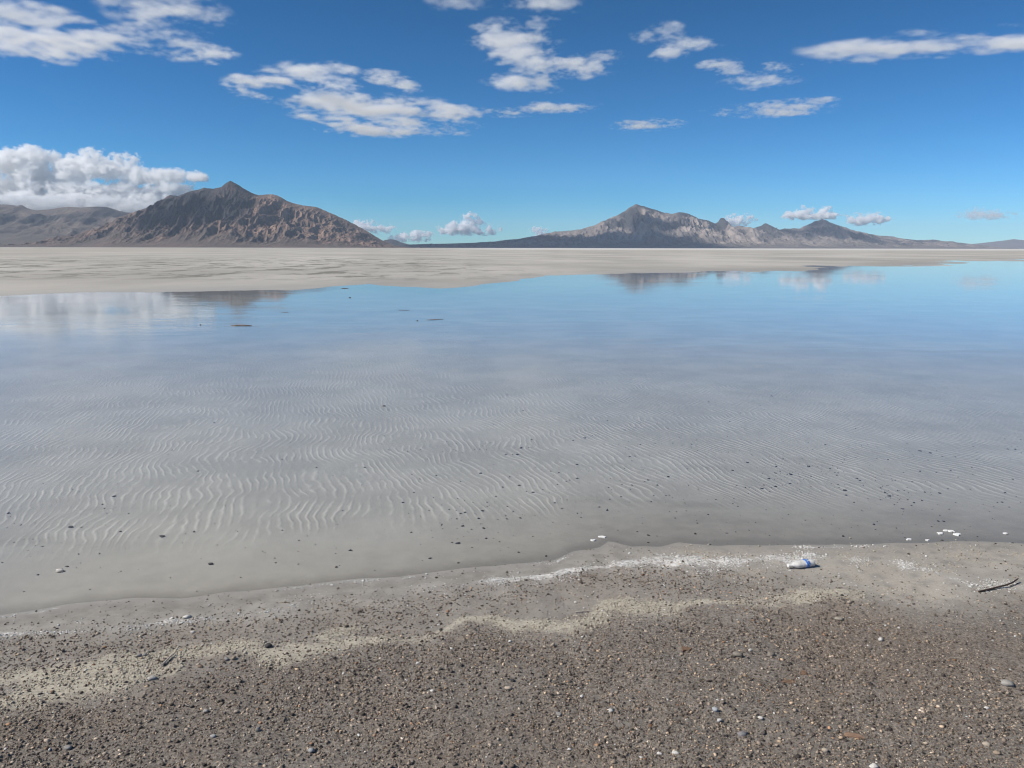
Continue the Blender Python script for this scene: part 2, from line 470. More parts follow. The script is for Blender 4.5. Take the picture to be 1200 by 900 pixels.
# ------------------------------------------------------------------ water
def water_material():
    b = NB('shallow_water')
    co = b.coord()
    sep = b.new('ShaderNodeSeparateXYZ'); b.link(co, sep.inputs[0])
    x, y = sep.outputs[0], sep.outputs[1]
    warp = b.math('MULTIPLY', b.noise(co, 0.55, 3, 0.5), 1.3)
    ph = b.math('ADD', b.math('ADD', b.math('MULTIPLY', x, 0.86), b.math('MULTIPLY', y, b.math('MULTIPLY_ADD', x, 0.018, 0.36))), warp)
    w1 = b.math('SINE', b.math('MULTIPLY', b.math('ADD', ph, b.math('MULTIPLY', b.noise(co, 4, 3, 0.6), 0.14)), 80.0))
    w1 = b.math('MULTIPLY', w1, b.ramp(b.noise(co, 1.5, 3, 0.6), 0.36, 0.66))
    w2 = b.noise(b.mapped(co, (9, 5, 1), (0, 0, 0.45)), 1.0, 3, 0.5, 0.3)
    near_r = b.math('MULTIPLY', b.ramp(b.math('ADD', y, b.math('MULTIPLY', b.noise(co, 0.7, 2), 2.0)), 4.9, 7.2), b.math('SUBTRACT', 1.0, b.math('MULTIPLY', b.ramp(y, 9, 17), 0.93)))
    h = b.math('MULTIPLY', b.math('ADD', b.math('MULTIPLY', w1, 0.22), b.math('MULTIPLY', w2, 1.2)), near_r)
    n1 = b.bump(h, 1.0, 0.0008)
    # long low swells farther out, in bands of breeze
    breeze = b.ramp(b.noise(b.mapped(co, (0.06, 0.22, 1)), 1.0, 4, 0.55), 0.42, 0.62)
    w3 = b.noise(b.mapped(co, (1.1, 3.2, 1), (0, 0, 0.08)), 1.0, 4, 0.55)
    far_r = b.math('MULTIPLY', b.ramp(y, 8, 13), b.math('MULTIPLY_ADD', breeze, 0.85, 0.15))
    far_r = b.math('MULTIPLY', far_r, b.math('SUBTRACT', 1.0, b.math('MULTIPLY', b.ramp(y, 16, 30), 0.65)))
    n2 = b.bump(b.math('MULTIPLY', w3, far_r), 1.0, 0.0065, n1)
    fr = b.new('ShaderNodeFresnel'); fr.inputs['IOR'].default_value = 1.333; b.link(n2, fr.inputs['Normal'])
    gl = b.new('ShaderNodeBsdfGlossy'); gl.inputs['Color'].default_value = (1, 1, 1, 1); b.link(b.math('MULTIPLY_ADD', b.ramp(y, 19, 8), 0.22, 0.028), gl.inputs['Roughness']); b.link(n2, gl.inputs['Normal'])
    tr = b.new('ShaderNodeBsdfTransparent'); tr.inputs['Color'].default_value = (0.945, 0.958, 0.970, 1)
    mx = b.new('ShaderNodeMixShader')
    b.link(fr.outputs[0], mx.inputs[0]); b.link(tr.outputs[0], mx.inputs[1]); b.link(gl.outputs[0], mx.inputs[2])
    b.link(mx.outputs[0], b.out.inputs['Surface'])
    return b.m


wxs = np.concatenate([-np.geomspace(700, 4, 40), np.linspace(-3.8, 3.8, 40), np.geomspace(4, 700, 40)])
wys = np.geomspace(1.5, 330, 120)
WX, WY = np.meshgrid(wxs, wys)
water = mesh_obj('water', np.stack([WX, WY, np.zeros_like(WX)], -1).reshape(-1, 3), grid_faces(len(wys), len(wxs)), water_material(), smooth=True)
tag(water, 'shallow rippled water lying on the salt flat, mirroring the mountains', None, None, 'structure')


# ------------------------------------------------------------------ mountains
def rock_material(name, warm, pale, dark, apron, scale=1.0):
    b = NB(name)
    co = b.coord()
    dk = b.attr('dark').outputs['Fac']; fan = b.attr('fan').outputs['Fac']; st = b.attr('streak').outputs['Fac']; cav = b.attr('crag').outputs['Fac']
    n1 = b.noise(co, 0.004 * scale, 7, 0.65); n2 = b.noise(co, 0.03 * scale, 5, 0.65); n3 = b.noise(b.mapped(co, (1, .35, .25)), 0.012 * scale, 6, 0.65)
    col = b.mix(b.ramp(n1, 0.35, 0.65), warm, b.mix(0.5, warm, pale))
    col = b.mix(b.math('MULTIPLY', st, b.ramp(n3, 0.42, 0.62)), col, pale)
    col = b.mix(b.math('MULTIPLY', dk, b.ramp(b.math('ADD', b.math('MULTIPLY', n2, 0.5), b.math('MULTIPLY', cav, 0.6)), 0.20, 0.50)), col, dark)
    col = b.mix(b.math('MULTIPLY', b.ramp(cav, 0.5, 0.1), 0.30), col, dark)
    col = b.mix(fan, col, b.mix(b.ramp(n1, 0.35, 0.65), apron, b.mix(0.25, apron, pale)))
    n4 = b.noise(co, 0.09 * scale, 4, 0.7)
    col = b.mix(b.math('MULTIPLY', b.ramp(n4, 0.52, 0.72), 0.35), col, dark)
    nb = b.bump(n4, 0.7, 7.0, b.bump(n2, 0.9, 18.0))
    return b.principled(col, 0.95, nb, 0.1)


def mountain(name, skyline, dist, depth_front, depth_back, mat, label, seed, relief=0.30, spur=220.0, nc=420, nr=150, dark=None, streak=None,
             conc=1.55, fan_from=0.55, base_px=290.0, jag=0.55):
    """A range whose crest follows SKYLINE (photograph pixels) at DIST(px) metres; slopes run down to the plain in front and behind."""
    sk = np.array(skyline, dtype=float)
    pxs = np.linspace(sk[0, 0], sk[-1, 0], nc)
    pys = np.interp(pxs, sk[:, 0], sk[:, 1])
    pys = pys + jag * fbm(pxs * 0.22, pxs * 0 + seed, 4, seed) * np.clip((base_px - pys) / 20, 0, 1)
    D = np.array([dist(p) for p in pxs])
    R = np.array([at_depth(a, c, d) for a, c, d in zip(pxs, pys, D)])
    X0, Y0, H = R[:, 0], R[:, 1], np.clip(R[:, 2], 0.5, None)
    v = np.concatenate([-np.linspace(1, 0, 26)[:-1] ** 1.2, np.linspace(0, 1, nr) ** 1.15])
    V = v[:, None] * np.ones((1, nc))
    Wd = np.where(V >= 0, depth_front, depth_back)
    wob = 1 + 0.25 * fbm(X0 / 900.0, X0 * 0 + seed * 3.1, 3, seed + 9)[None, :]
    Y = Y0[None, :] - V * Wd * wob
    X = np.repeat(X0[None, :], len(v), 0) * (1 - 0.03 * V)
    a = np.abs(V)
    prof = (1 - a) ** conc
    # spurs and gullies running down the slope, rough crags near the crest, a smooth apron at the foot
    wxx = X + 0.55 * spur * fbm(X / (1.8 * spur), Y / (1.8 * spur), 3, seed + 20)
    sp = ridged(wxx / spur, Y / (spur * 6.5), 5, seed + 30) - 0.45
    er = eroded(wxx / (spur * 1.9), Y / (spur * 4.5), 8, seed + 40)
    er = er - er.mean()
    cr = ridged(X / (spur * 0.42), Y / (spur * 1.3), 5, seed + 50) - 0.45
    win = smooth01(0.0, 0.22, a) * (1 - smooth01(fan_from - 0.1, fan_from + 0.30, a + 0.10 * fbm(X / (spur * 2), Y / (spur * 4), 3, seed + 60)))
    fan = smooth01(fan_from - 0.08, fan_from + 0.14, a + 0.16 * fbm(X / (spur * 1.2), Y / (spur * 3), 4, seed + 60))
    amp = relief * (0.35 * np.mean(H) + 0.65 * H[None, :])
    Z = H[None, :] * prof + amp * win * (0.58 * sp + 0.50 * er + 0.50 * cr)
    Z = Z + H[None, :] * 0.05 * smooth01(0.015, 0.07, a) * (1 - smooth01(.1, .3, a)) * cr
    # nothing in front may rise above the traced crest
    Zmax = 1.65 + (H[None, :] - 1.65) * (Y / Y0[None, :]) * (1 - 0.06 * smooth01(0, 0.1, a))
    Z = np.where((V > 0), np.minimum(Z, np.maximum(Zmax, 0.2)), Z)
    Z = np.maximum(Z, 0.0) * (1 - smooth01(0.93, 1.0, a)) - 1.5 * smooth01(0.95, 1.0, a)
    PX = np.repeat(pxs[None, :], len(v), 0)
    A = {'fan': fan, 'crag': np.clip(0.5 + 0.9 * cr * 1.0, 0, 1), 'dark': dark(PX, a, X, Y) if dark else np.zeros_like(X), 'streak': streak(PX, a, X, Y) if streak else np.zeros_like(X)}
    o = mesh_obj(name, np.stack([X, Y, Z], -1).reshape(-1, 3), grid_faces(len(v), nc), mat, smooth=True, attrs=A)
    return tag(o, label, None, None, 'structure')


PEAK = [(60, 289), (100, 276), (130, 262), (150, 251), (165, 245.5), (175, 242.5), (183, 242), (187, 238), (195, 230.5), (200, 228.2), (208, 229.5), (213, 228), (220, 225),
        (230, 222.8), (240, 220), (250, 221.3), (259, 219.3), (265, 214.5), (270, 212), (277, 215.5), (283, 219), (290, 223), (297, 227), (303, 229.2),
        (312, 228), (320, 227.5), (328, 230.5), (338, 236), (345, 238), (355, 241), (363, 241.5), (370, 242.5), (377, 245), (385, 248.5), (400, 255),
        (412, 261), (425, 268), (437, 275), (447, 281), (455, 286), (468, 289.8), (490, 290.4)]
LEFT_HILLS = [(-420, 262), (-300, 246), (-200, 250), (-120, 240), (-60, 243), (-20, 238.5), (0, 239.5), (12, 240), (20, 241), (25, 240), (32, 244), (42, 246.5), (60, 245), (75, 242.5), (95, 243), (115, 242),
              (125, 242.5), (135, 245.5), (145, 248.5), (160, 250), (185, 256), (210, 264), (240, 275), (270, 289)]
DARK_HILL = [(436, 290), (444, 284), (452, 281), (458, 280.2), (464, 281.2), (470, 284), (480, 286.5), (500, 288), (520, 289.5), (535, 290.4)]
RANGE = [(462, 289), (480, 286.4), (520, 285.5), (553, 284.5), (580, 283), (595, 281), (610, 279.5), (625, 277), (640, 273.5), (650, 271.2), (665, 270.4),
         (680, 268.5), (695, 264.3), (705, 260), (712, 256.5), (722, 252.7), (730, 248.5), (738, 243), (745, 239.5), (752, 241.2), (760, 243), (768, 246),
         (778, 249), (788, 250.5), (795, 249), (801, 248.6), (808, 251), (818, 255.5), (830, 258.5), (838, 262), (841, 261), (844.5, 256.2), (849, 255.8), (852.5, 263.5),
         (860, 265.8), (868, 264.3), (877, 266), (883, 268), (890, 265.2), (897, 261.4), (903, 264), (910, 269), (918, 268.4), (930, 267), (937, 268),
         (945, 264), (955, 259.6), (963, 257), (972, 260), (982, 264), (995, 268), (1010, 273), (1030, 276), (1047, 277), (1055, 279.4), (1075, 281.5),
         (1095, 281), (1110, 283.2), (1125, 286), (1134, 289.8), (1150, 291)]
FAR_RIDGE = [(1090, 290.6), (1120, 288), (1150, 284.8), (1170, 282.6), (1188, 280.2), (1200, 281.4), (1230, 279), (1262, 283), (1300, 281), (1350, 284), (1420, 290.6)]


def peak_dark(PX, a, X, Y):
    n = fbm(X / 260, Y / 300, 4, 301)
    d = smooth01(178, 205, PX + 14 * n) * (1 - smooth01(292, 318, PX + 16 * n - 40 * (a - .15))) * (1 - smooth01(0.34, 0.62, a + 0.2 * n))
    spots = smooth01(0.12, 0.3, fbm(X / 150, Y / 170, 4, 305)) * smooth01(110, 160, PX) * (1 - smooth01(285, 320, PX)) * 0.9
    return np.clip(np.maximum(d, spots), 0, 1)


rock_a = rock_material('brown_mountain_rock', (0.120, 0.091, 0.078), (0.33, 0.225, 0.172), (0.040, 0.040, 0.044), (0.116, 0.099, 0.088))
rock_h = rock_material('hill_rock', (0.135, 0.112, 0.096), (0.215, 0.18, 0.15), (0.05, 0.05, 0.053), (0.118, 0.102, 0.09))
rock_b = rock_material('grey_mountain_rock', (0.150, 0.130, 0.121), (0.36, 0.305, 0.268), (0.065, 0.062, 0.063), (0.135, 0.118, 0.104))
rock_d = rock_material('shaded_hill_rock', (0.06, 0.057, 0.055), (0.09, 0.08, 0.07), (0.04, 0.04, 0.043), (0.06, 0.056, 0.05))  # dark tones put the shade on this hill into its rock colour
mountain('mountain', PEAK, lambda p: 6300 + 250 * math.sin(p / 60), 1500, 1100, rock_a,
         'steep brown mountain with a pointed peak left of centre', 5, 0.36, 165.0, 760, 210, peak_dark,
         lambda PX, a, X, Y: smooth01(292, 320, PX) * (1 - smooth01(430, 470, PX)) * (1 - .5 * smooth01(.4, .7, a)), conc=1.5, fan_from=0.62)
mountain('hills', LEFT_HILLS, lambda p: 8300, 2300, 1500, rock_h, 'low brown hills at the left edge behind the pointed mountain', 15, 0.30, 260.0, 380, 120,
         lambda PX, a, X, Y: smooth01(0.0, 0.35, fbm(X / 500, Y / 500, 4, 311)) * (1 - smooth01(.2, .45, a)), None, conc=1.7, fan_from=0.42)
mountain('hill', DARK_HILL, lambda p: 11500, 900, 900, rock_d, 'small dark hill in the gap between the two mountains', 25, 0.25, 160.0, 160, 50)
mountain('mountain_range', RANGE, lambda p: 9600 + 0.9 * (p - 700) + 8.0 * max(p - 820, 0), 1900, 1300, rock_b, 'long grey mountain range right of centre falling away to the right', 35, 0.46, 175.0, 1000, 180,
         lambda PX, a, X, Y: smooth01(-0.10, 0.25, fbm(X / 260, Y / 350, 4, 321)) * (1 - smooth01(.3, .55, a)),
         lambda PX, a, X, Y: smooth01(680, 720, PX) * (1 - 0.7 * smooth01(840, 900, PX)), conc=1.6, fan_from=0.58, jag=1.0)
mountain('ridge', FAR_RIDGE, lambda p: 18200, 1500, 1200, rock_h, 'far blue ridge fading into the haze at the right edge', 45, 0.2, 600.0, 160, 50)

# ------------------------------------------------------------------ haze over the plain, clouds above and beyond it
HAZE_TOP = 620.0
hb = NB('haze')
hv = hb.new('ShaderNodeVolumePrincipled')
hv.inputs['Density'].default_value = 2.8e-5
hv.inputs['Color'].default_value = (0.66, 0.80, 1.0, 1)
hv.inputs['Anisotropy'].default_value = 0.0
hb.link(hv.outputs[0], hb.out.inputs['Volume'])
hx, z0, z1 = 20500, -3.0, HAZE_TOP
haze = mesh_obj('haze', [(-hx, -hx, z0), (hx, -hx, z0), (hx, hx, z0), (-hx, hx, z0), (-hx, -hx, z1), (hx, -hx, z1), (hx, hx, z1), (-hx, hx, z1)],
                [(0, 3, 2, 1), (4, 5, 6, 7), (0, 1, 5, 4), (1, 2, 6, 5), (2, 3, 7, 6), (3, 0, 4, 7)], hb.m)
tag(haze, 'thin haze over the whole salt flat', None, None, 'stuff')

CLOUD_MATS = {}


def cloud_material(dens):
    if dens not in CLOUD_MATS:
        b = NB('cloud')
        v = b.new('ShaderNodeVolumePrincipled')
        v.inputs['Density'].default_value = dens
        v.inputs['Color'].default_value = (1, 1, 1, 1)
        v.inputs['Anisotropy'].default_value = 0.05
        b.link(v.outputs[0], b.out.inputs['Volume'])
        CLOUD_MATS[dens] = b.m
    return CLOUD_MATS[dens]


def cloud(label, blobs, res, nscale, dens=0.006, amp=2.2, thr=0.55, gain=2.5, stretch=(1, 1, 1), seed=0.0, group=None, detail=6.0, rough=0.58, fine=0.45):
    """One cloud as a fog grid: ellipsoids (centre, radii in metres) roughened by fractal noise."""
    lo = np.min([np.array(c) - np.array(r) for c, r in blobs], 0); hi = np.max([np.array(c) + np.array(r) for c, r in blobs], 0)
    mid = (lo + hi) / 2; size = (hi - lo) / 2 * 1.08
    ng = bpy.data.node_groups.new('cloud', 'GeometryNodeTree')
    ng.interface.new_socket('Geometry', in_out='OUTPUT', socket_type='NodeSocketGeometry')
    N, L = ng.nodes, ng.links
    out = N.new('NodeGroupOutput'); vc = N.new('GeometryNodeVolumeCube'); sm = N.new('GeometryNodeSetMaterial')
    sm.inputs['Material'].default_value = cloud_material(dens)
    vc.inputs['Min'].default_value = tuple(-size); vc.inputs['Max'].default_value = tuple(size)
    for k, s in zip('XYZ', size): vc.inputs['Resolution ' + k].default_value = int(np.clip(2 * s / res[0 if k != 'Z' else 1], 8, 260))
    pos = N.new('GeometryNodeInputPosition')

    def vm(op, a, b_):
        n = N.new('ShaderNodeVectorMath'); n.operation = op
        L.new(a, n.inputs[0]); n.inputs[1].default_value = b_
        return n

    def mm(op, a, b_, clamp=False):
        n = N.new('ShaderNodeMath'); n.operation = op; n.use_clamp = clamp
        for s, q in ((n.inputs[0], a), (n.inputs[1], b_)):
            if isinstance(q, (int, float)): s.default_value = q
            else: L.new(q, s)
        return n.outputs[0]

    # bend the space a little so the ellipsoids lose their outline
    w = N.new('ShaderNodeTexNoise'); w.inputs['Scale'].default_value = nscale * 0.5; w.inputs['Detail'].default_value = 2
    off = vm('ADD', pos.outputs[0], (seed * 911.0, seed * 523.0, seed * 77.0))
    L.new(off.outputs[0], w.inputs['Vector'])
    wsc = vm('SUBTRACT', w.outputs['Color'], (0.5, 0.5, 0.5))
    k = 0.55 / nscale
    wsc = vm('MULTIPLY', wsc.outputs[0], (k, k, k * 0.25))
    p2 = N.new('ShaderNodeVectorMath'); p2.operation = 'ADD'
    L.new(pos.outputs[0], p2.inputs[0]); L.new(wsc.outputs[0], p2.inputs[1])
    acc = None
    for c, r in blobs:
        s = vm('SUBTRACT', p2.outputs[0], tuple(np.array(c) - mid))
        d = vm('DIVIDE', s.outputs[0], tuple(r))
        l = N.new('ShaderNodeVectorMath'); l.operation = 'LENGTH'; L.new(d.outputs[0], l.inputs[0])
        u = mm('SUBTRACT', 1.0, l.outputs['Value'])
        acc = u if acc is None else mm('MAXIMUM', acc, u)
    st = vm('MULTIPLY', off.outputs[0], tuple(stretch))
    no = N.new('ShaderNodeTexNoise'); no.inputs['Scale'].default_value = nscale; no.inputs['Detail'].default_value = detail; no.inputs['Roughness'].default_value = rough
    L.new(st.outputs[0], no.inputs['Vector'])
    n2 = N.new('ShaderNodeTexNoise'); n2.inputs['Scale'].default_value = nscale * 4.3; n2.inputs['Detail'].default_value = 4.0; n2.inputs['Roughness'].default_value = 0.6
    L.new(st.outputs[0], n2.inputs['Vector'])
    nz = mm('ADD', mm('MULTIPLY', mm('SUBTRACT', no.outputs['Fac'], 0.5), amp), mm('MULTIPLY', mm('SUBTRACT', n2.outputs['Fac'], 0.5), amp * fine))
    # the noise eats only where the ellipsoids are; outside them there is nothing
    den = mm('MULTIPLY', mm('SUBTRACT', mm('ADD', acc, nz), thr - 0.5), gain, True)
    den = mm('MULTIPLY', den, mm('MULTIPLY', acc, 6.0, True))
    L.new(den, vc.inputs['Density']); L.new(vc.outputs[0], sm.inputs[0]); L.new(sm.outputs[0], out.inputs[0])
    o = bpy.data.objects.new('cloud', bpy.data.volumes.new('cloud'))
    COL.objects.link(o)
    o.location = tuple(mid)
    o.modifiers.new('cloud', 'NODES').node_group = ng
    return tag(o, label, 'cloud', group)


ALT = 3200.0


def high(ells, thick=150.0, lift=0.0):
    """Flat cloud patches of the upper layer: pixel ellipses (cx, cy, rx, ry) laid at the layer's height."""
    out = []
    alt = ALT + lift
    for cx, cy, rx, ry in ells:
        p = on_level(cx, cy, alt)
        dist = (p - EYE).length
        a, b_ = on_level(cx, cy - ry, alt), on_level(cx, cy + ry, alt)
        out.append(((p.x, (a.y + b_.y) / 2, alt), (rx * dist / F_PX * 1.42, abs(b_.y - a.y) / 2 * 1.4, thick)))
    return out


def low(ells, y, deep=0.4, tall=1.55):
    """Heaped clouds near the horizon: pixel ellipses stood at distance Y."""
    out = []
    for cx, cy, rx, ry in ells:
        p = at_depth(cx, cy, y)
        k = (p - EYE).length / F_PX
        out.append((tuple(p), (rx * k * 1.5, rx * k * 1.5 * deep, ry * k * tall)))
    return out


UP = dict(res=(24, 16), nscale=0.0010, dens=0.0048, amp=4.5, thr=0.99, gain=1.1, fine=0.7, rough=0.63, stretch=(0.8, 0.8, 2.2))
cloud('broad grey-white cloud bank filling the top left corner', high([(30, 54, 78, 15), (75, 62, 50, 8), (36, 20, 40, 15), (-30, 40, 50, 24), (120, 46, 60, 14), (165, 50, 62, 15), (205, 44, 34, 12), (195, 14, 48, 18), (150, 0, 30, 12)], 170), seed=1, **UP)
cloud('ragged white cloud above the longer cloud left of centre', high([(370, 92, 52, 14), (325, 95, 44, 6), (405, 84, 20, 8)], 150, 450), seed=2, **UP)
cloud('long flat-bottomed white cloud, largest left of centre', high([(440, 130, 80, 15), (470, 145, 70, 14), (535, 131, 46, 5), (400, 120, 46, 10), (420, 150, 40, 8)]), seed=3, **UP)
cloud('bright white cloud cut by the top edge of the sky near the middle', high([(590, 3, 70, 12), (560, 0, 50, 12), (625, 2, 40, 11), (560, -6, 46, 14), (620, -6, 40, 12)]), seed=4, **UP)
cloud('torn white cloud just under the cloud at the top edge', high([(598, 42, 46, 14), (578, 40, 28, 13), (606, 62, 38, 11), (628, 30, 20, 8)], 150, 450), seed=5, **UP)
cloud('puffy white cloud, the right one of the cluster near the top middle', high([(664, 75, 50, 15), (650, 76, 34, 13), (706, 64, 20, 6)], 150, 900), seed=6, **UP)
cloud('thin white cloud beneath the puffy cluster near the top middle', high([(612, 95, 40, 8), (636, 97, 26, 8)], 150, 0), seed=7, **UP)
SM = dict(UP, nscale=0.0018, thr=0.90, amp=4.0, gain=1.0)
cloud('small lens-shaped white cloud right of the longest cloud', high([(660, 126, 38, 6), (645, 125, 24, 5)], 90, 450), seed=8, **SM)
cloud('tiny white cloud between the longest and the lens-shaped cloud', high([(598, 132, 24, 5)], 90, 900), seed=9, **SM)
cloud('small curled white cloud at top right of the middle', high([(760, 42, 16, 7), (776, 38, 18, 9)], 110), seed=10, **SM)
cloud('small slanting white cloud below the curled one', high([(804, 52, 30, 6), (786, 62, 18, 7)], 110, 450), seed=11, **SM)
cloud('wispy white cloud, the upper of two close streaks at upper right', high([(845, 75, 20, 6), (910, 80, 22, 5), (860, 84, 16, 5)], 90, 900), seed=12, **SM)
cloud('small white cloud, the lower of two close streaks at upper right', high([(890, 96, 34, 7)], 100), seed=13, **SM)
cloud('slender white streak of cloud at mid height right of the middle', high([(900, 129, 54, 7), (925, 124, 40, 5), (952, 119, 28, 3.5)], 100, 450), seed=14, **SM)
cloud('faint thin cloud above the grey mountain range', high([(758, 146, 34, 6)], 80, 900), seed=15, **dict(SM, dens=0.004))
cloud('long thin cloud reaching in from the right edge of the sky', high([(1070, 56, 80, 11), (1150, 48, 90, 15), (1015, 68, 36, 5), (1240, 40, 80, 16)], 120), seed=16, **dict(UP, dens=0.005, thr=0.88, stretch=(.6, 1.1, 2.2)))
cloud('faint wisps beside the cloud bank at top left', high([(245, 60, 26, 8), (235, 70, 20, 6), (290, 108, 16, 11)], 90, 450), seed=17, **dict(SM, dens=0.005))
cloud('small ragged puff right of the ragged cloud', high([(452, 91, 24, 7), (472, 100, 16, 8)], 90, 900), seed=18, **dict(SM, dens=0.005))

CU = dict(res=(34, 30), nscale=0.0010, dens=0.0065, amp=4.4, thr=0.98, gain=5.0, detail=7.0, rough=0.62, fine=0.6)
cloud('great heap of white cumulus rising behind the left hills', low([
    (-60, 205, 40, 22), (-45, 228, 60, 18), (8, 194, 20, 11), (36, 190, 24, 15), (30, 206, 30, 14), (10, 216, 34, 12), (52, 218, 30, 11), (84, 207, 24, 14), (104, 193, 20, 14),
    (112, 181, 10, 7), (128, 202, 24, 13), (148, 188, 13, 9), (150, 202, 22, 9), (170, 211, 28, 9), (200, 208, 26, 9), (222, 209, 14, 6), (100, 222, 34, 9), (145, 223, 40, 8),
    (190, 222, 34, 8), (40, 232, 50, 8), (110, 237, 60, 7), (70, 243, 120, 7), (20, 240, 70, 8), (165, 234, 44, 8)], 39000, 0.8, 1.2), seed=21, **CU)
CS = dict(CU, res=(24, 20), nscale=0.0030, dens=0.016, amp=4.8, thr=0.98, stretch=(1, 0.5, 1))
cloud('small white cumulus over the dip right of the pointed mountain', low([(545, 268, 24, 6), (550, 259, 9, 8), (541, 264, 9, 7), (559, 263, 8, 6), (572, 269, 12, 5), (526, 270, 12, 4), (532, 266, 8, 5)], 41000), seed=22, **CS)
cloud('low white cloud beside the right foot of the pointed mountain', low([(437, 268, 20, 4), (420, 263, 8, 5), (432, 264, 8, 5), (448, 268, 9, 5)], 41000), seed=23, **CS)
cloud('tiny white cloud low over the small dark hill', low([(487, 277, 18, 5), (468, 279, 10, 4)], 41000), seed=33, **CS)
cloud('tiny cloud on the left shoulder of the grey range', low([(632, 272, 10, 6)], 41000), seed=24, **CS)
cloud('small white cloud behind the rock tower of the grey range', low([(866, 259, 15, 4), (860, 259, 8, 6), (872, 257, 8, 6)], 41000), seed=25, **CS)
cloud('flat white cloud above the right summit of the grey range', low([(944, 249, 9, 6), (935, 252, 14, 4), (968, 249, 7, 6), (955, 253, 26, 3)], 41000), seed=26, **CS)
cloud('flat white cloud right of the right summit of the grey range', low([(1012, 258, 16, 4), (1022, 256, 11, 5.5), (1030, 258, 12, 3.5), (1005, 257, 7, 5)], 41000), seed=27, **CS)
cloud('faint flat cloud low at the right, over the far ridge', low([(1154, 252, 24, 3.5), (1144, 250, 10, 5), (1164, 251, 8, 4)], 41000), seed=28, **dict(CS, dens=0.003))


def shading_cloud(px0, px1, y, label, seed, alt=3500.0, ry=520.0, dens=0.012, amp=1.6, thr=0.42):  # clouds out of view, put in for the shadows they cast
    """An unseen cloud overhead, placed so that its shadow lies across the foot of the range between two bearings at distance Y."""
    a, b_ = at_depth(px0, 284, y), at_depth(px1, 284, y)
    mid = (a + b_) / 2 + SUN_DIR * (alt / SUN_DIR.z)
    r = (b_ - a).length / 2
    c_ = cloud(label, [(tuple(mid), (r * 1.3, ry * 1.3, 240)), ((mid.x + r * .4, mid.y + 200, alt), (r * .8, ry * 1.3, 260))], (60, 40), 0.0012, dens=dens, amp=amp, thr=thr, gain=3, seed=seed)
    del c_['category']
    c_['kind'] = 'structure'
    return c_


shading_cloud(470, 830, 8150, 'wide unseen cloud overhead, placed to shade the foot of the range', 31, ry=620.0)
shading_cloud(752, 812, 9050, 'small unseen cloud overhead, added to shade the summit flank of the range', 32, alt=4300.0, ry=200.0, dens=0.009, amp=2.8, thr=0.5)
shading_cloud(885, 1080, 10500, 'unseen cloud overhead, added to shade the right half of the range', 34, alt=4300.0, ry=330.0, dens=0.006, amp=3.6, thr=0.62)

shading_cloud(415, 640, 9000, 'long unseen cloud overhead, added to shade the low left end of the range', 36, ry=800.0)
shading_cloud(205, 300, 5650, 'ragged unseen cloud overhead, added to shade the dark flank of the pointed mountain', 35, ry=260.0, dens=0.009, amp=3.0, thr=0.55)


# ------------------------------------------------------------------ gravel and stones on the shore
def icosphere(level):
    t = (1 + 5 ** 0.5) / 2
    v = np.array([(-1, t, 0), (1, t, 0), (-1, -t, 0), (1, -t, 0), (0, -1, t), (0, 1, t), (0, -1, -t), (0, 1, -t), (t, 0, -1), (t, 0, 1), (-t, 0, -1), (-t, 0, 1)], float)
    v /= np.linalg.norm(v[0])
    f = np.array([(0, 11, 5), (0, 5, 1), (0, 1, 7), (0, 7, 10), (0, 10, 11), (1, 5, 9), (5, 11, 4), (11, 10, 2), (10, 7, 6), (7, 1, 8),
                  (3, 9, 4), (3, 4, 2), (3, 2, 6), (3, 6, 8), (3, 8, 9), (4, 9, 5), (2, 4, 11), (6, 2, 10), (8, 6, 7), (9, 8, 1)])
    for _ in range(level):
        vs = [tuple(p) for p in v]; cache = {}; nf = []

        def midp(a, b):
            k = (min(a, b), max(a, b))
            if k not in cache:
                m = (np.array(vs[a]) + np.array(vs[b])) / 2
                vs.append(tuple(m / np.linalg.norm(m))); cache[k] = len(vs) - 1
            return cache[k]
        for a, b, c in f:
            ab, bc, ca = midp(a, b), midp(b, c), midp(c, a)
            nf += [(a, ab, ca), (b, bc, ab), (c, ca, bc), (ab, bc, ca)]
        v, f = np.array(vs), np.array(nf)
    return v, f


def stone_material(name, rough=0.85):
    b = NB(name)
    co = b.coord()
    c = b.attr('tint').outputs['Color']
    n = b.noise(co, 160, 5, 0.7)
    col = b.mix(b.ramp(n, 0.3, 0.7), b.mix(1.0, c, (0.72, 0.72, 0.72), 'MULTIPLY'), c)
    return b.principled(col, rough, b.bump(n, 0.5, 0.002), 0.3)


def stone_tints(n):
    """Dark grey-brown gravel with some tan, rust and white stones."""
    base = np.array([(0.095, 0.082, 0.074), (0.062, 0.055, 0.052), (0.135, 0.115, 0.098), (0.19, 0.165, 0.14), (0.27, 0.215, 0.16), (0.20, 0.125, 0.08), (0.30, 0.265, 0.225), (0.38, 0.36, 0.33)])
    k = rng.choice(len(base), n, p=[0.28, 0.18, 0.265, 0.175, 0.065, 0.018, 0.014, 0.003])
    return 1.75 * base[k] * (0.42 + 1.2 * rng.random((n, 1)) ** 1.2) * np.array([1.10, 1.03, 0.94])


def scatter(n, density, x_half, y0, y1):
    xs, ys = [], []
    got = 0
    while got < n:
        y = y0 + (y1 - y0) * rng.random(n); x = (2 * rng.random(n) - 1) * (x_half * y + 0.5)
        keep = rng.random(n) < density(x, y) * (x_half * y + 0.5) / (x_half * y1 + 0.5)
        xs.append(x[keep]); ys.append(y[keep]); got += keep.sum()
    return np.concatenate(xs)[:n], np.concatenate(ys)[:n]


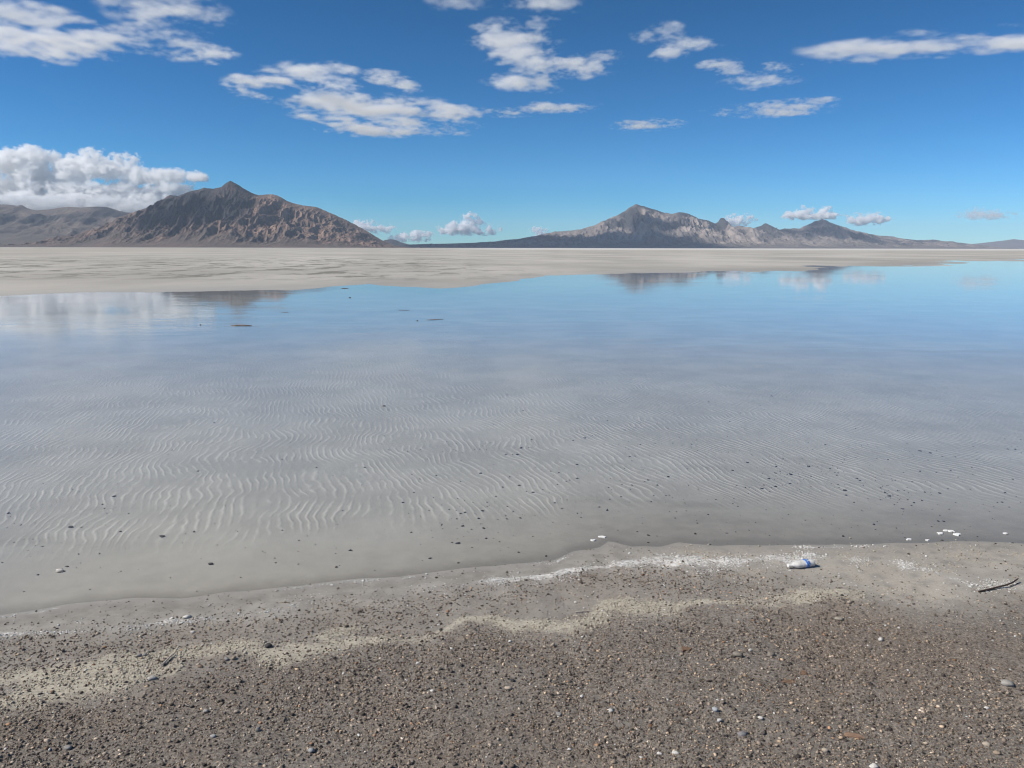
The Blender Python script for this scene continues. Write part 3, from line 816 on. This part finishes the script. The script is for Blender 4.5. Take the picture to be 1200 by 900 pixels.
def stones_mesh(name, x, y, r, flat, mat, tints, level=0, sink=0.25, z=None):
    v0, f0 = icosphere(level)
    n, m = len(x), len(v0)
    jig = v0[None] * (1 + 0.28 * rng.standard_normal((n, m, 1)).clip(-1.3, 1.3))
    sc = np.stack([r * (0.75 + 0.6 * rng.random(n)), r * (0.75 + 0.6 * rng.random(n)), r * flat], -1)
    P = jig * sc[:, None, :]
    a = rng.random(n) * 2 * math.pi; tl = rng.normal(0, 0.3, n)
    ct, st = np.cos(tl)[:, None], np.sin(tl)[:, None]
    P = np.stack([P[..., 0] * ct - P[..., 2] * st, P[..., 1], P[..., 0] * st + P[..., 2] * ct], -1)
    ca, sa = np.cos(a)[:, None], np.sin(a)[:, None]
    P = np.stack([P[..., 0] * ca - P[..., 1] * sa, P[..., 0] * sa + P[..., 1] * ca, P[..., 2]], -1)
    zz = ground_z_many(x, y) if z is None else z
    P += np.stack([x, y, zz + r * flat * (1 - 2 * sink)], -1)[:, None, :]
    F = f0[None] + (np.arange(n) * m)[:, None, None]
    T = np.concatenate([np.repeat(tints, m, 0), np.ones((n * m, 1))], 1)
    return mesh_obj(name, P.reshape(-1, 3), F.reshape(-1, 3), mat, cattrs={'tint': T})


def gravel_density(x, y):
    z, s, t = shore_height(x, y)
    g, sa, cr, pa, patch, below = shore_attrs(x, y, s)
    return np.clip(g * (1 - 0.55 * cr) * (0.12 + 0.88 * smooth01(-0.45, 0.30, patch - 0.12 * smooth01(0.2, 1.6, x))) + 0.02 * (s > 0.0), 0, 1)


gravel_mat = stone_material('gravel_stone')
XH = 0.70
gxs, gys = scatter(98000, gravel_density, XH, 1.75, 4.7)
gr = np.clip(rng.lognormal(math.log(0.0020), 0.52, len(gxs)), 0.0012, 0.0072)
gravel = stones_mesh('gravel', gxs, gys, gr, 0.45 + 0.4 * rng.random(len(gxs)), gravel_mat, stone_tints(len(gxs)))
tag(gravel, 'dark brown gravel strewn over the near shore', None, None, 'stuff')

# broken salt and pale crust, raised grains along the old waterlines
def salt_density(x, y):
    z, s, t = shore_height(x, y)
    g, sa, cr, pa, patch, below = shore_attrs(x, y, s)
    return np.clip(sa ** 1.5 * smooth01(-0.3, 0.3, fbm(x * 9, y * 9, 3, 411)) + 0.004 * (s > 0), 0, 1)


def crust_density(x, y):
    z, s, t = shore_height(x, y)
    g, sa, cr, pa, patch, below = shore_attrs(x, y, s)
    return np.clip(cr ** 1.3 * smooth01(-0.3, 0.3, fbm(x * 9, y * 9, 3, 412)) + 0.25 * pa * smooth01(0.1, 0.5, fbm(x * 7, y * 7, 3, 413)), 0, 1)


for dens_f, num, tint, nm, lab in ((salt_density, 8000, (0.70, 0.685, 0.645), 'salt_grains', 'white salt grains along the old waterline'),
                                   (crust_density, 8000, (0.50, 0.45, 0.36), 'crust_crumbs', 'pale yellowish crust crumbs above the gravel')):
    ax_, ay_ = scatter(num, dens_f, XH, 2.2, 4.9)
    ar_ = np.clip(rng.lognormal(math.log(0.0021), 0.5, num), 0.0010, 0.007)
    tag(stones_mesh(nm, ax_, ay_, ar_, 0.35 + 0.3 * rng.random(num), gravel_mat, np.array([tint]) * (0.75 + 0.4 * rng.random((num, 1)))), lab, None, None, 'stuff')

# dark specks of mud and weed lying on the bed in the shallows
def speck_density(x, y):
    z, s, t = shore_height(x, y)
    return np.clip((s < 0.05) * np.exp(-np.abs(s + 0.8) / 1.2) * (0.35 + 0.65 * smooth01(-2.0, 1.0, x)) * (0.25 + 0.75 * smooth01(0.0, 0.5, fbm(x * 1.1, y * 1.1, 3, 401))), 0, 1)


sx, sy = scatter(1400, speck_density, XH, 3.0, 9.0)
sr = np.clip(rng.lognormal(math.log(0.0032), 0.55, len(sx)), 0.0015, 0.012)
dark = np.array([(0.075, 0.068, 0.06)]) * (0.5 + 1.3 * rng.random((len(sx), 1)))
specks = stones_mesh('mud_debris', sx, sy, sr, 0.25 + 0.3 * rng.random(len(sx)), gravel_mat, dark, 0, 0.2, None)
tag(specks, 'dark specks of mud and weed scattered in the shallows', None, None, 'stuff')



def stone(px, py, w_px, h_px, tint, label, flat=0.55, group=None, z=None, level=1, cat='stone', name='stone', deep=0.6):
    """A single stone at a pixel of the photograph, as wide as W_PX there."""
    p = on_ground(px, py + h_px * 0.4)
    if z is not None: p = on_level(px, py, z)
    k = (p - EYE).length / F_PX
    v, f = icosphere(level)
    v = v * (1 + 0.16 * rng.standard_normal((len(v), 1)).clip(-1.4, 1.4))
    v = v * np.array([w_px * k / 2 * 0.80, w_px * k / 2 * deep, max(h_px * k * 0.32, w_px * k * 0.34 * flat)])
    a = rng.normal(0, 0.4)
    v = np.stack([v[:, 0] * math.cos(a) - v[:, 1] * math.sin(a), v[:, 0] * math.sin(a) + v[:, 1] * math.cos(a), v[:, 2]], -1)
    lift = -v[:, 2].min() * 0.62
    tt = np.concatenate([np.repeat(np.array([tint]), len(v), 0) * (0.9 + 0.2 * rng.random((len(v), 1))), np.ones((len(v), 1))], 1)
    o = mesh_obj(name, v, f, gravel_mat, cattrs={'tint': tt})
    o.location = (p.x, p.y, p.z + lift)
    return tag(o, label, cat, group)


WHITE, CREAM, GREY, TAN, DARKG, RUST = (0.66, 0.63, 0.58), (0.50, 0.42, 0.33), (0.30, 0.285, 0.265), (0.38, 0.30, 0.22), (0.07, 0.066, 0.064), (0.26, 0.15, 0.09)
for a in [
    (70, 668, 10, 5, WHITE, 'white stone lying alone in the pale shallows at far left'),
    (219, 722, 10, 5, WHITE, 'white chip stone on grey sand at the left end of the salt line'),
    (226, 740, 6, 4, WHITE, 'small white stone just below the white chip on grey sand'),
    (163, 767, 7, 6, GREY, 'pale grey stone left of the short pale stick'),
    (170, 766, 6, 5, GREY, 'smaller grey stone just right of the pale grey stone near the short stick'),
    (178, 794, 11, 5, (0.45, 0.43, 0.40), 'elongated light stone below the short pale stick'),
    (314, 755, 10, 8, DARKG, 'dark blue-grey stone on the pale crust at left'),
    (265, 771, 7, 6, GREY, 'grey stone below the pale crust, left one of a close pair'),
    (274, 770, 6, 6, TAN, 'tan stone below the pale crust, right one of a close pair'),
    (241, 832, 8, 5, (0.40, 0.38, 0.34), 'light grey stone alone in dark gravel at lower left'),
    (277, 833, 6, 5, CREAM, 'yellowish stone in dark gravel at lower left'),
    (250, 862, 8, 4, (0.40, 0.39, 0.38), 'flat light grey stone near the bottom left gravel'),
    (302, 853, 6, 9, GREY, 'tall narrow grey stone standing in gravel at lower left'),
    (365, 878, 9, 7, (0.36, 0.36, 0.36), 'round light grey stone near the bottom edge at left'),
    (80, 875, 10, 6, GREY, 'broad grey stone near the bottom left corner'),
    (490, 776, 6, 5, WHITE, 'white pebble below the crust left of the middle'),
    (596, 805, 10, 6, CREAM, 'pinkish cream stone in the middle of the dark gravel'),
    (648, 754, 6, 8, CREAM, 'cream stone standing just under the pale crust in the middle'),
    (600, 796, 7, 4, DARKG, 'small dark stone just above the pinkish cream stone'),
    (716, 813, 6, 5, CREAM, 'round cream stone right of the middle in the gravel'),
    (715, 832, 9, 4, WHITE, 'flat white stone below a round cream stone right of the middle'),
    (655, 836, 9, 4, GREY, 'flat grey stone in smooth gravel below the middle'),
    (719, 892, 8, 5, TAN, 'tan stone at the bottom edge right of the middle'),
    (773, 882, 7, 5, WHITE, 'white stone near the bottom edge, left of a bigger white one'),
    (792, 881, 10, 6, WHITE, 'bigger white stone near the bottom edge right of the middle'),
    (879, 761, 6, 5, WHITE, 'white round stone in the gravel under the pale patch'),
    (876, 742, 5, 4, CREAM, 'cream pebble just above a white round stone at right'),
    (1032, 748, 7, 6, WHITE, 'bright white round stone on bare brown ground at right'),
    (901, 787, 5, 4, CREAM, 'orange-cream pebble above the rusty bark flakes'),
    (838, 830, 9, 8, (0.42, 0.44, 0.45), 'round pale blue-grey stone at lower right'),
    (843, 843, 7, 5, WHITE, 'white stone just below the round pale blue-grey stone'),
    (891, 840, 7, 5, WHITE, 'white stone right of the round pale blue-grey stone'),
    (967, 878, 9, 5, CREAM, 'cream stone close to the bottom edge at lower right'),
    (1024, 897, 11, 6, WHITE, 'large white stone cut by the bottom edge at lower right'),
    (1156, 829, 6, 5, WHITE, 'bright white stone at right near the pale flat slab'),
    (1180, 801, 14, 3.5, (0.36, 0.34, 0.305), 'pale flat slab half sunk in brown ground at right'),
    (1156, 871, 9, 5, CREAM, 'cream stone, upper of two near the bottom right corner'),
    (1168, 881, 8, 5, TAN, 'tan stone, lower of two near the bottom right corner'),
    (983, 725, 11, 4, (0.36, 0.32, 0.26), 'flat sandy slab in gravel below the pale patch'),
    (864, 766, 13, 5, (0.27, 0.24, 0.2), 'flat grey-tan slab left of a white round stone'),
    (903, 766, 11, 5, (0.28, 0.24, 0.2), 'flat brownish slab right of a white round stone'),
    (870, 860, 14, 5, (0.26, 0.25, 0.25), 'flat dull grey slab at lower right below two white stones'),
    (995, 705, 6, 4, CREAM, 'small cream stone at the lower edge of the pale patch'),
]:
    stone(*a)
for px, py, w, h, lab in [(893, 572, 7, 2.5, 'dark mud clump in the water above the bottle'), (1078, 528, 6, 2.5, 'dark mud clump in rippled water at right'), (967, 521, 5, 2, 'small dark mud clump in rippled water right of the middle'),
                         (83, 617, 12, 3, 'long dark mud clump in the left shallows'), (190, 628, 12, 3, 'dark mud clump right of the long one in the left shallows'), (537, 636, 11, 3, 'dark mud clump off the waterline left of the middle'),
                         (247, 660, 10, 5, 'ragged dark mud clump near the left waterline'), (676, 544, 6, 2.5, 'dark mud clump in the water right of the middle'), (990, 574, 9, 3, 'dark mud clump left of two at right of the shallows'),
                         (450, 476, 8, 2, 'dark mud clump far out in rippled water'), (613, 481, 4, 1.5, 'tiny dark mud clump far out near the middle'), (489, 376, 3, 2.5, 'tiny dark lump standing in the far calm water'), (235, 381, 3, 2.5, 'tiny dark lump left of the reddish mud bar'),
                         (410, 349, 4, 2, 'tiny dark lump in calm water right of the mountain reflection')]:
    stone(px, py, w * 0.72, h * 0.7, (0.085, 0.078, 0.07), lab, 0.25, None, 0.0 if py < 480 else None, cat='mud clump', name='mud_clump')
for px, py, w, h, lab in [(283, 381.5, 40, 2.4, 'long thin reddish mud bar under the pointed reflection'), (510, 374.5, 36, 1.0, 'thin dark mud bar far out left of the middle'), (473, 363.5, 22, 0.9, 'short thin dark mud bar beyond the longer one'),
                         (334, 366, 14, 0.8, 'small thin dark mud bar right of the pointed reflection'), (404, 338, 14, 1.3, 'reddish mud bar at the far edge of the water')]:
    stone(px, py, w * 0.72, h * 0.6, (0.24, 0.18, 0.15), lab, 0.012, None, 0.0, level=2, cat='mud bar', name='mud_bar', deep=0.16)


# ------------------------------------------------------------------ sticks, bark and the bottle
def tube(pts, radii, seg=7):
    pts = [Vector(p) for p in pts]
    V, Fc = [], []
    for i, p in enumerate(pts):
        d = (pts[min(i + 1, len(pts) - 1)] - pts[max(i - 1, 0)]).normalized()
        s = d.cross(Vector((0, 0, 1))).normalized(); u = s.cross(d)
        for k in range(seg):
            a = 2 * math.pi * k / seg
            q = p + (s * math.cos(a) + u * math.sin(a)) * radii[i] * (1 + 0.12 * rng.standard_normal())
            V.append(tuple(q))
    for i in range(len(pts) - 1):
        for k in range(seg):
            a, b_ = i * seg + k, i * seg + (k + 1) % seg
            Fc.append((a, b_, b_ + seg, a + seg))
    Fc.append(tuple(range(seg))[::-1]); Fc.append(tuple((len(pts) - 1) * seg + k for k in range(seg)))
    return V, Fc


def wood(name, color, dark):
    b = NB(name)
    n = b.noise(b.mapped(b.coord(), (60, 400, 400)), 1.0, 4, 0.6)
    return b.principled(b.mix(b.ramp(n, 0.3, 0.7), dark, color), 0.85, b.bump(n, 0.5, 0.001), 0.2)


def stick(px_pts, rad_px, mat, label, lifts, cat='stick', name='stick', parent=None):
    P, R = [], []
    for (a, c), l in zip(px_pts, lifts):
        q = on_ground(a, c)
        P.append(q)
    k = (P[0] - EYE).length / F_PX
    org = P[0].copy()
    pts = [q - org + Vector((0, 0, l + rad_px * k)) for q, l in zip(P, lifts)]
    n = len(pts)
    rad = [rad_px * k * (1 - 0.45 * i / (n - 1)) for i in range(n)]
    V, Fc = tube(pts, rad)
    o = mesh_obj(name, V, Fc, mat)
    o.location = org
    return tag(o, label, cat) if label else o


pale_wood = wood('bleached_wood', (0.56, 0.50, 0.43), (0.34, 0.29, 0.24))
dark_wood = wood('dark_wood', (0.10, 0.07, 0.058), (0.035, 0.027, 0.024))
rust_wood = wood('rusty_bark', (0.25, 0.155, 0.10), (0.12, 0.08, 0.055))
stick([(189.5, 781.5), (194, 777), (199, 772), (204.5, 768)], 1.25, pale_wood, 'short pale stick on the crust at left', (0.002, 0.003, 0.004, 0.004))
stick([(674, 718.6), (681, 717.8), (687, 716.8), (693, 716.5)], 0.75, pale_wood, 'thin bleached straw lying on grey sand near the middle', (0.002,) * 4, 'straw', 'straw')
stick([(1147, 694.5), (1158, 692.5), (1168, 690.3), (1178, 688.8), (1186, 686.5), (1192, 683.2)], 1.1, dark_wood, 'dark bent twig on the shore at far right', (0.0, 0.002, 0.004, 0.008, 0.012, 0.016), 'twig', 'twig')


def flake(px, py, w, h, ang, mat, label, thick=0.005, name='bark_flake', z=None, group=None):
    p = on_ground(px, py) if z is None else on_level(px, py, z)
    k = (p - EYE).length / F_PX
    n = 11
    t = np.linspace(0, 2 * math.pi, n, endpoint=False)
    r = 1 + 0.22 * rng.standard_normal(n)
    fore = math.sin(math.atan2(EYE.z, p.y))
    x = np.cos(t) * r * w * k / 2; y = np.sin(t) * r * h * k / 2 / fore
    x, y = x * math.cos(ang) - y * math.sin(ang), x * math.sin(ang) + y * math.cos(ang)
    zt = thick * (0.8 + 0.5 * rng.random(n))
    V = [(a, c, -0.003) for a, c in zip(x, y)] + [(a * 0.9, c * 0.9, z) for a, c, z in zip(x, y, zt)]
    Fc = [tuple(range(n))[::-1], tuple(range(n, 2 * n))] + [(i, (i + 1) % n, n + (i + 1) % n, n + i) for i in range(n)]
    o = mesh_obj(name, V, Fc, mat)
    o.location = p
    return tag(o, label, name.replace('_', ' '), group)


flake(924, 800, 18, 4, 0.05, rust_wood, 'larger rusty bark flake in gravel at lower right', 0.006)
flake(942, 789, 7, 4, 0.5, rust_wood, 'small rusty bark flake above the larger one')
flake(1001, 863, 18, 4, -0.25, wood('tan_bark', (0.34, 0.22, 0.15), (0.2, 0.13, 0.09)), 'tan bark flake near the bottom at lower right')
flake(804, 761, 12, 4, 0.1, rust_wood, 'reddish bark flake in gravel right of the middle')

salt_b = NB('salt_flake')
salt_m = salt_b.principled((0.80, 0.79, 0.76), 0.6, salt_b.bump(salt_b.noise(salt_b.coord(), 150, 4, 0.6), 0.6, 0.003))
for px, py, w, h, lab in [(1102, 625, 8, 2.4, 'white salt flake, left end of the tight cluster off the right shore'), (1108, 621.5, 6, 1.6, 'small white salt flake at the back of the tight cluster off the right shore'),
                          (1115, 622.5, 8, 2.2, 'white salt flake in the middle of the tight cluster off the right shore'), (1121, 626, 10, 2.8, 'largest white salt flake, right end of the tight cluster off the right shore'),
                          (1065, 632, 8, 1.8, 'white salt flake by the waterline left of the tight cluster'), (1087, 633, 5, 1.6, 'small white salt flake between the tight cluster and the waterline'),
                          (1178, 625, 6, 1.4, 'lone white salt flake in the water at far right'), (706, 629, 10, 1.8, 'white salt flake floating off the crusty point in the middle'),
                          (695, 633, 6, 2, 'small white salt flake left of the crusty point in the middle')]:
    flake(px, py, w * 0.85, h * 0.8, rng.normal(0, 0.3), salt_m, lab, 0.0025, 'salt_flake', 0.001)


def bottle():
    """A squashed clear bottle on its side: neck to the left, blue label, part filled with salt dust."""
    p = on_ground(939, 664.5)
    k = (p - EYE).length / F_PX
    L = 32 * k
    root = bpy.data.objects.new('plastic_bottle', None)
    COL.objects.link(root)
    root.location = p
    root.rotation_euler = (0, 0, math.radians(16))
    tag(root, 'crushed whitish plastic bottle with a blue label on the salt line', 'bottle')
    r = L * 0.155

    def lathe(prof, seg, squash, crush, x_lo=None):
        V, Fc = [], []
        for i, (x, rr) in enumerate(prof):
            for j in range(seg):
                a = 2 * math.pi * j / seg
                q = rr * (1 + crush * math.sin(3 * a + 17 * x / L) * math.cos(23 * x / L + a))
                V.append((x, q * math.cos(a), r * squash * 0.9 + q * math.sin(a) * squash))
        for i in range(len(prof) - 1):
            for j in range(seg):
                a, b_ = i * seg + j, i * seg + (j + 1) % seg
                Fc.append((a, b_, b_ + seg, a + seg))
        Fc.append(tuple(range(seg))[::-1]); Fc.append(tuple((len(prof) - 1) * seg + j for j in range(seg)))
        return V, Fc
    pb = NB('clear_plastic')
    pn = pb.noise(pb.coord(), 60, 4, 0.6)
    plastic = pb.principled(pb.mix(pb.ramp(pn, .35, .7), (0.86, 0.85, 0.81), (0.70, 0.67, 0.60)), 0.25, pb.bump(pn, 0.6, 0.004), 0.5, **{'Transmission Weight': 0.18})
    lb = NB('blue_label')
    ln = lb.noise(lb.coord(), 95, 3, 0.6)
    blue = lb.principled(lb.mix(lb.ramp(ln, 0.55, 0.62), (0.055, 0.17, 0.50), (0.75, 0.78, 0.82)), 0.35, None, 0.5)
    cb = NB('white_cap'); cap_m = cb.principled((0.78, 0.77, 0.73), 0.4)
    body = [(-L * .47, r * .30), (-L * .40, r * .30), (-L * .36, r * .42), (-L * .27, r * .80), (-L * .20, r * .97), (-L * .1, r), (0, r * .93), (L * .06, r), (L * .13, r * 0.97), (L * .24, r * .97), (L * .30, r), (L * .37, r * .92), (L * .43, r * .97), (L * .46, r * .72)]
    V, Fc = lathe(body, 18, 0.78, 0.10)
    mesh_obj('body', V, Fc, plastic, root, smooth=True)
    lab = [(L * .10, r * .97), (L * .105, r * 1.07), (L * .14, r * 1.12), (L * .19, r * 1.05), (L * .23, r * 1.10), (L * .235, r * .97)]
    V, Fc = lathe(lab, 18, 0.80, 0.07)
    mesh_obj('label', V, Fc, blue, root, smooth=True)
    cp = [(-L * .53, r * .34), (-L * .525, r * .40), (-L * .455, r * .40), (-L * .45, r * .33)]
    V, Fc = lathe(cp, 14, 0.78, 0.0)
    mesh_obj('cap', V, Fc, cap_m, root)
    return root


bottle()
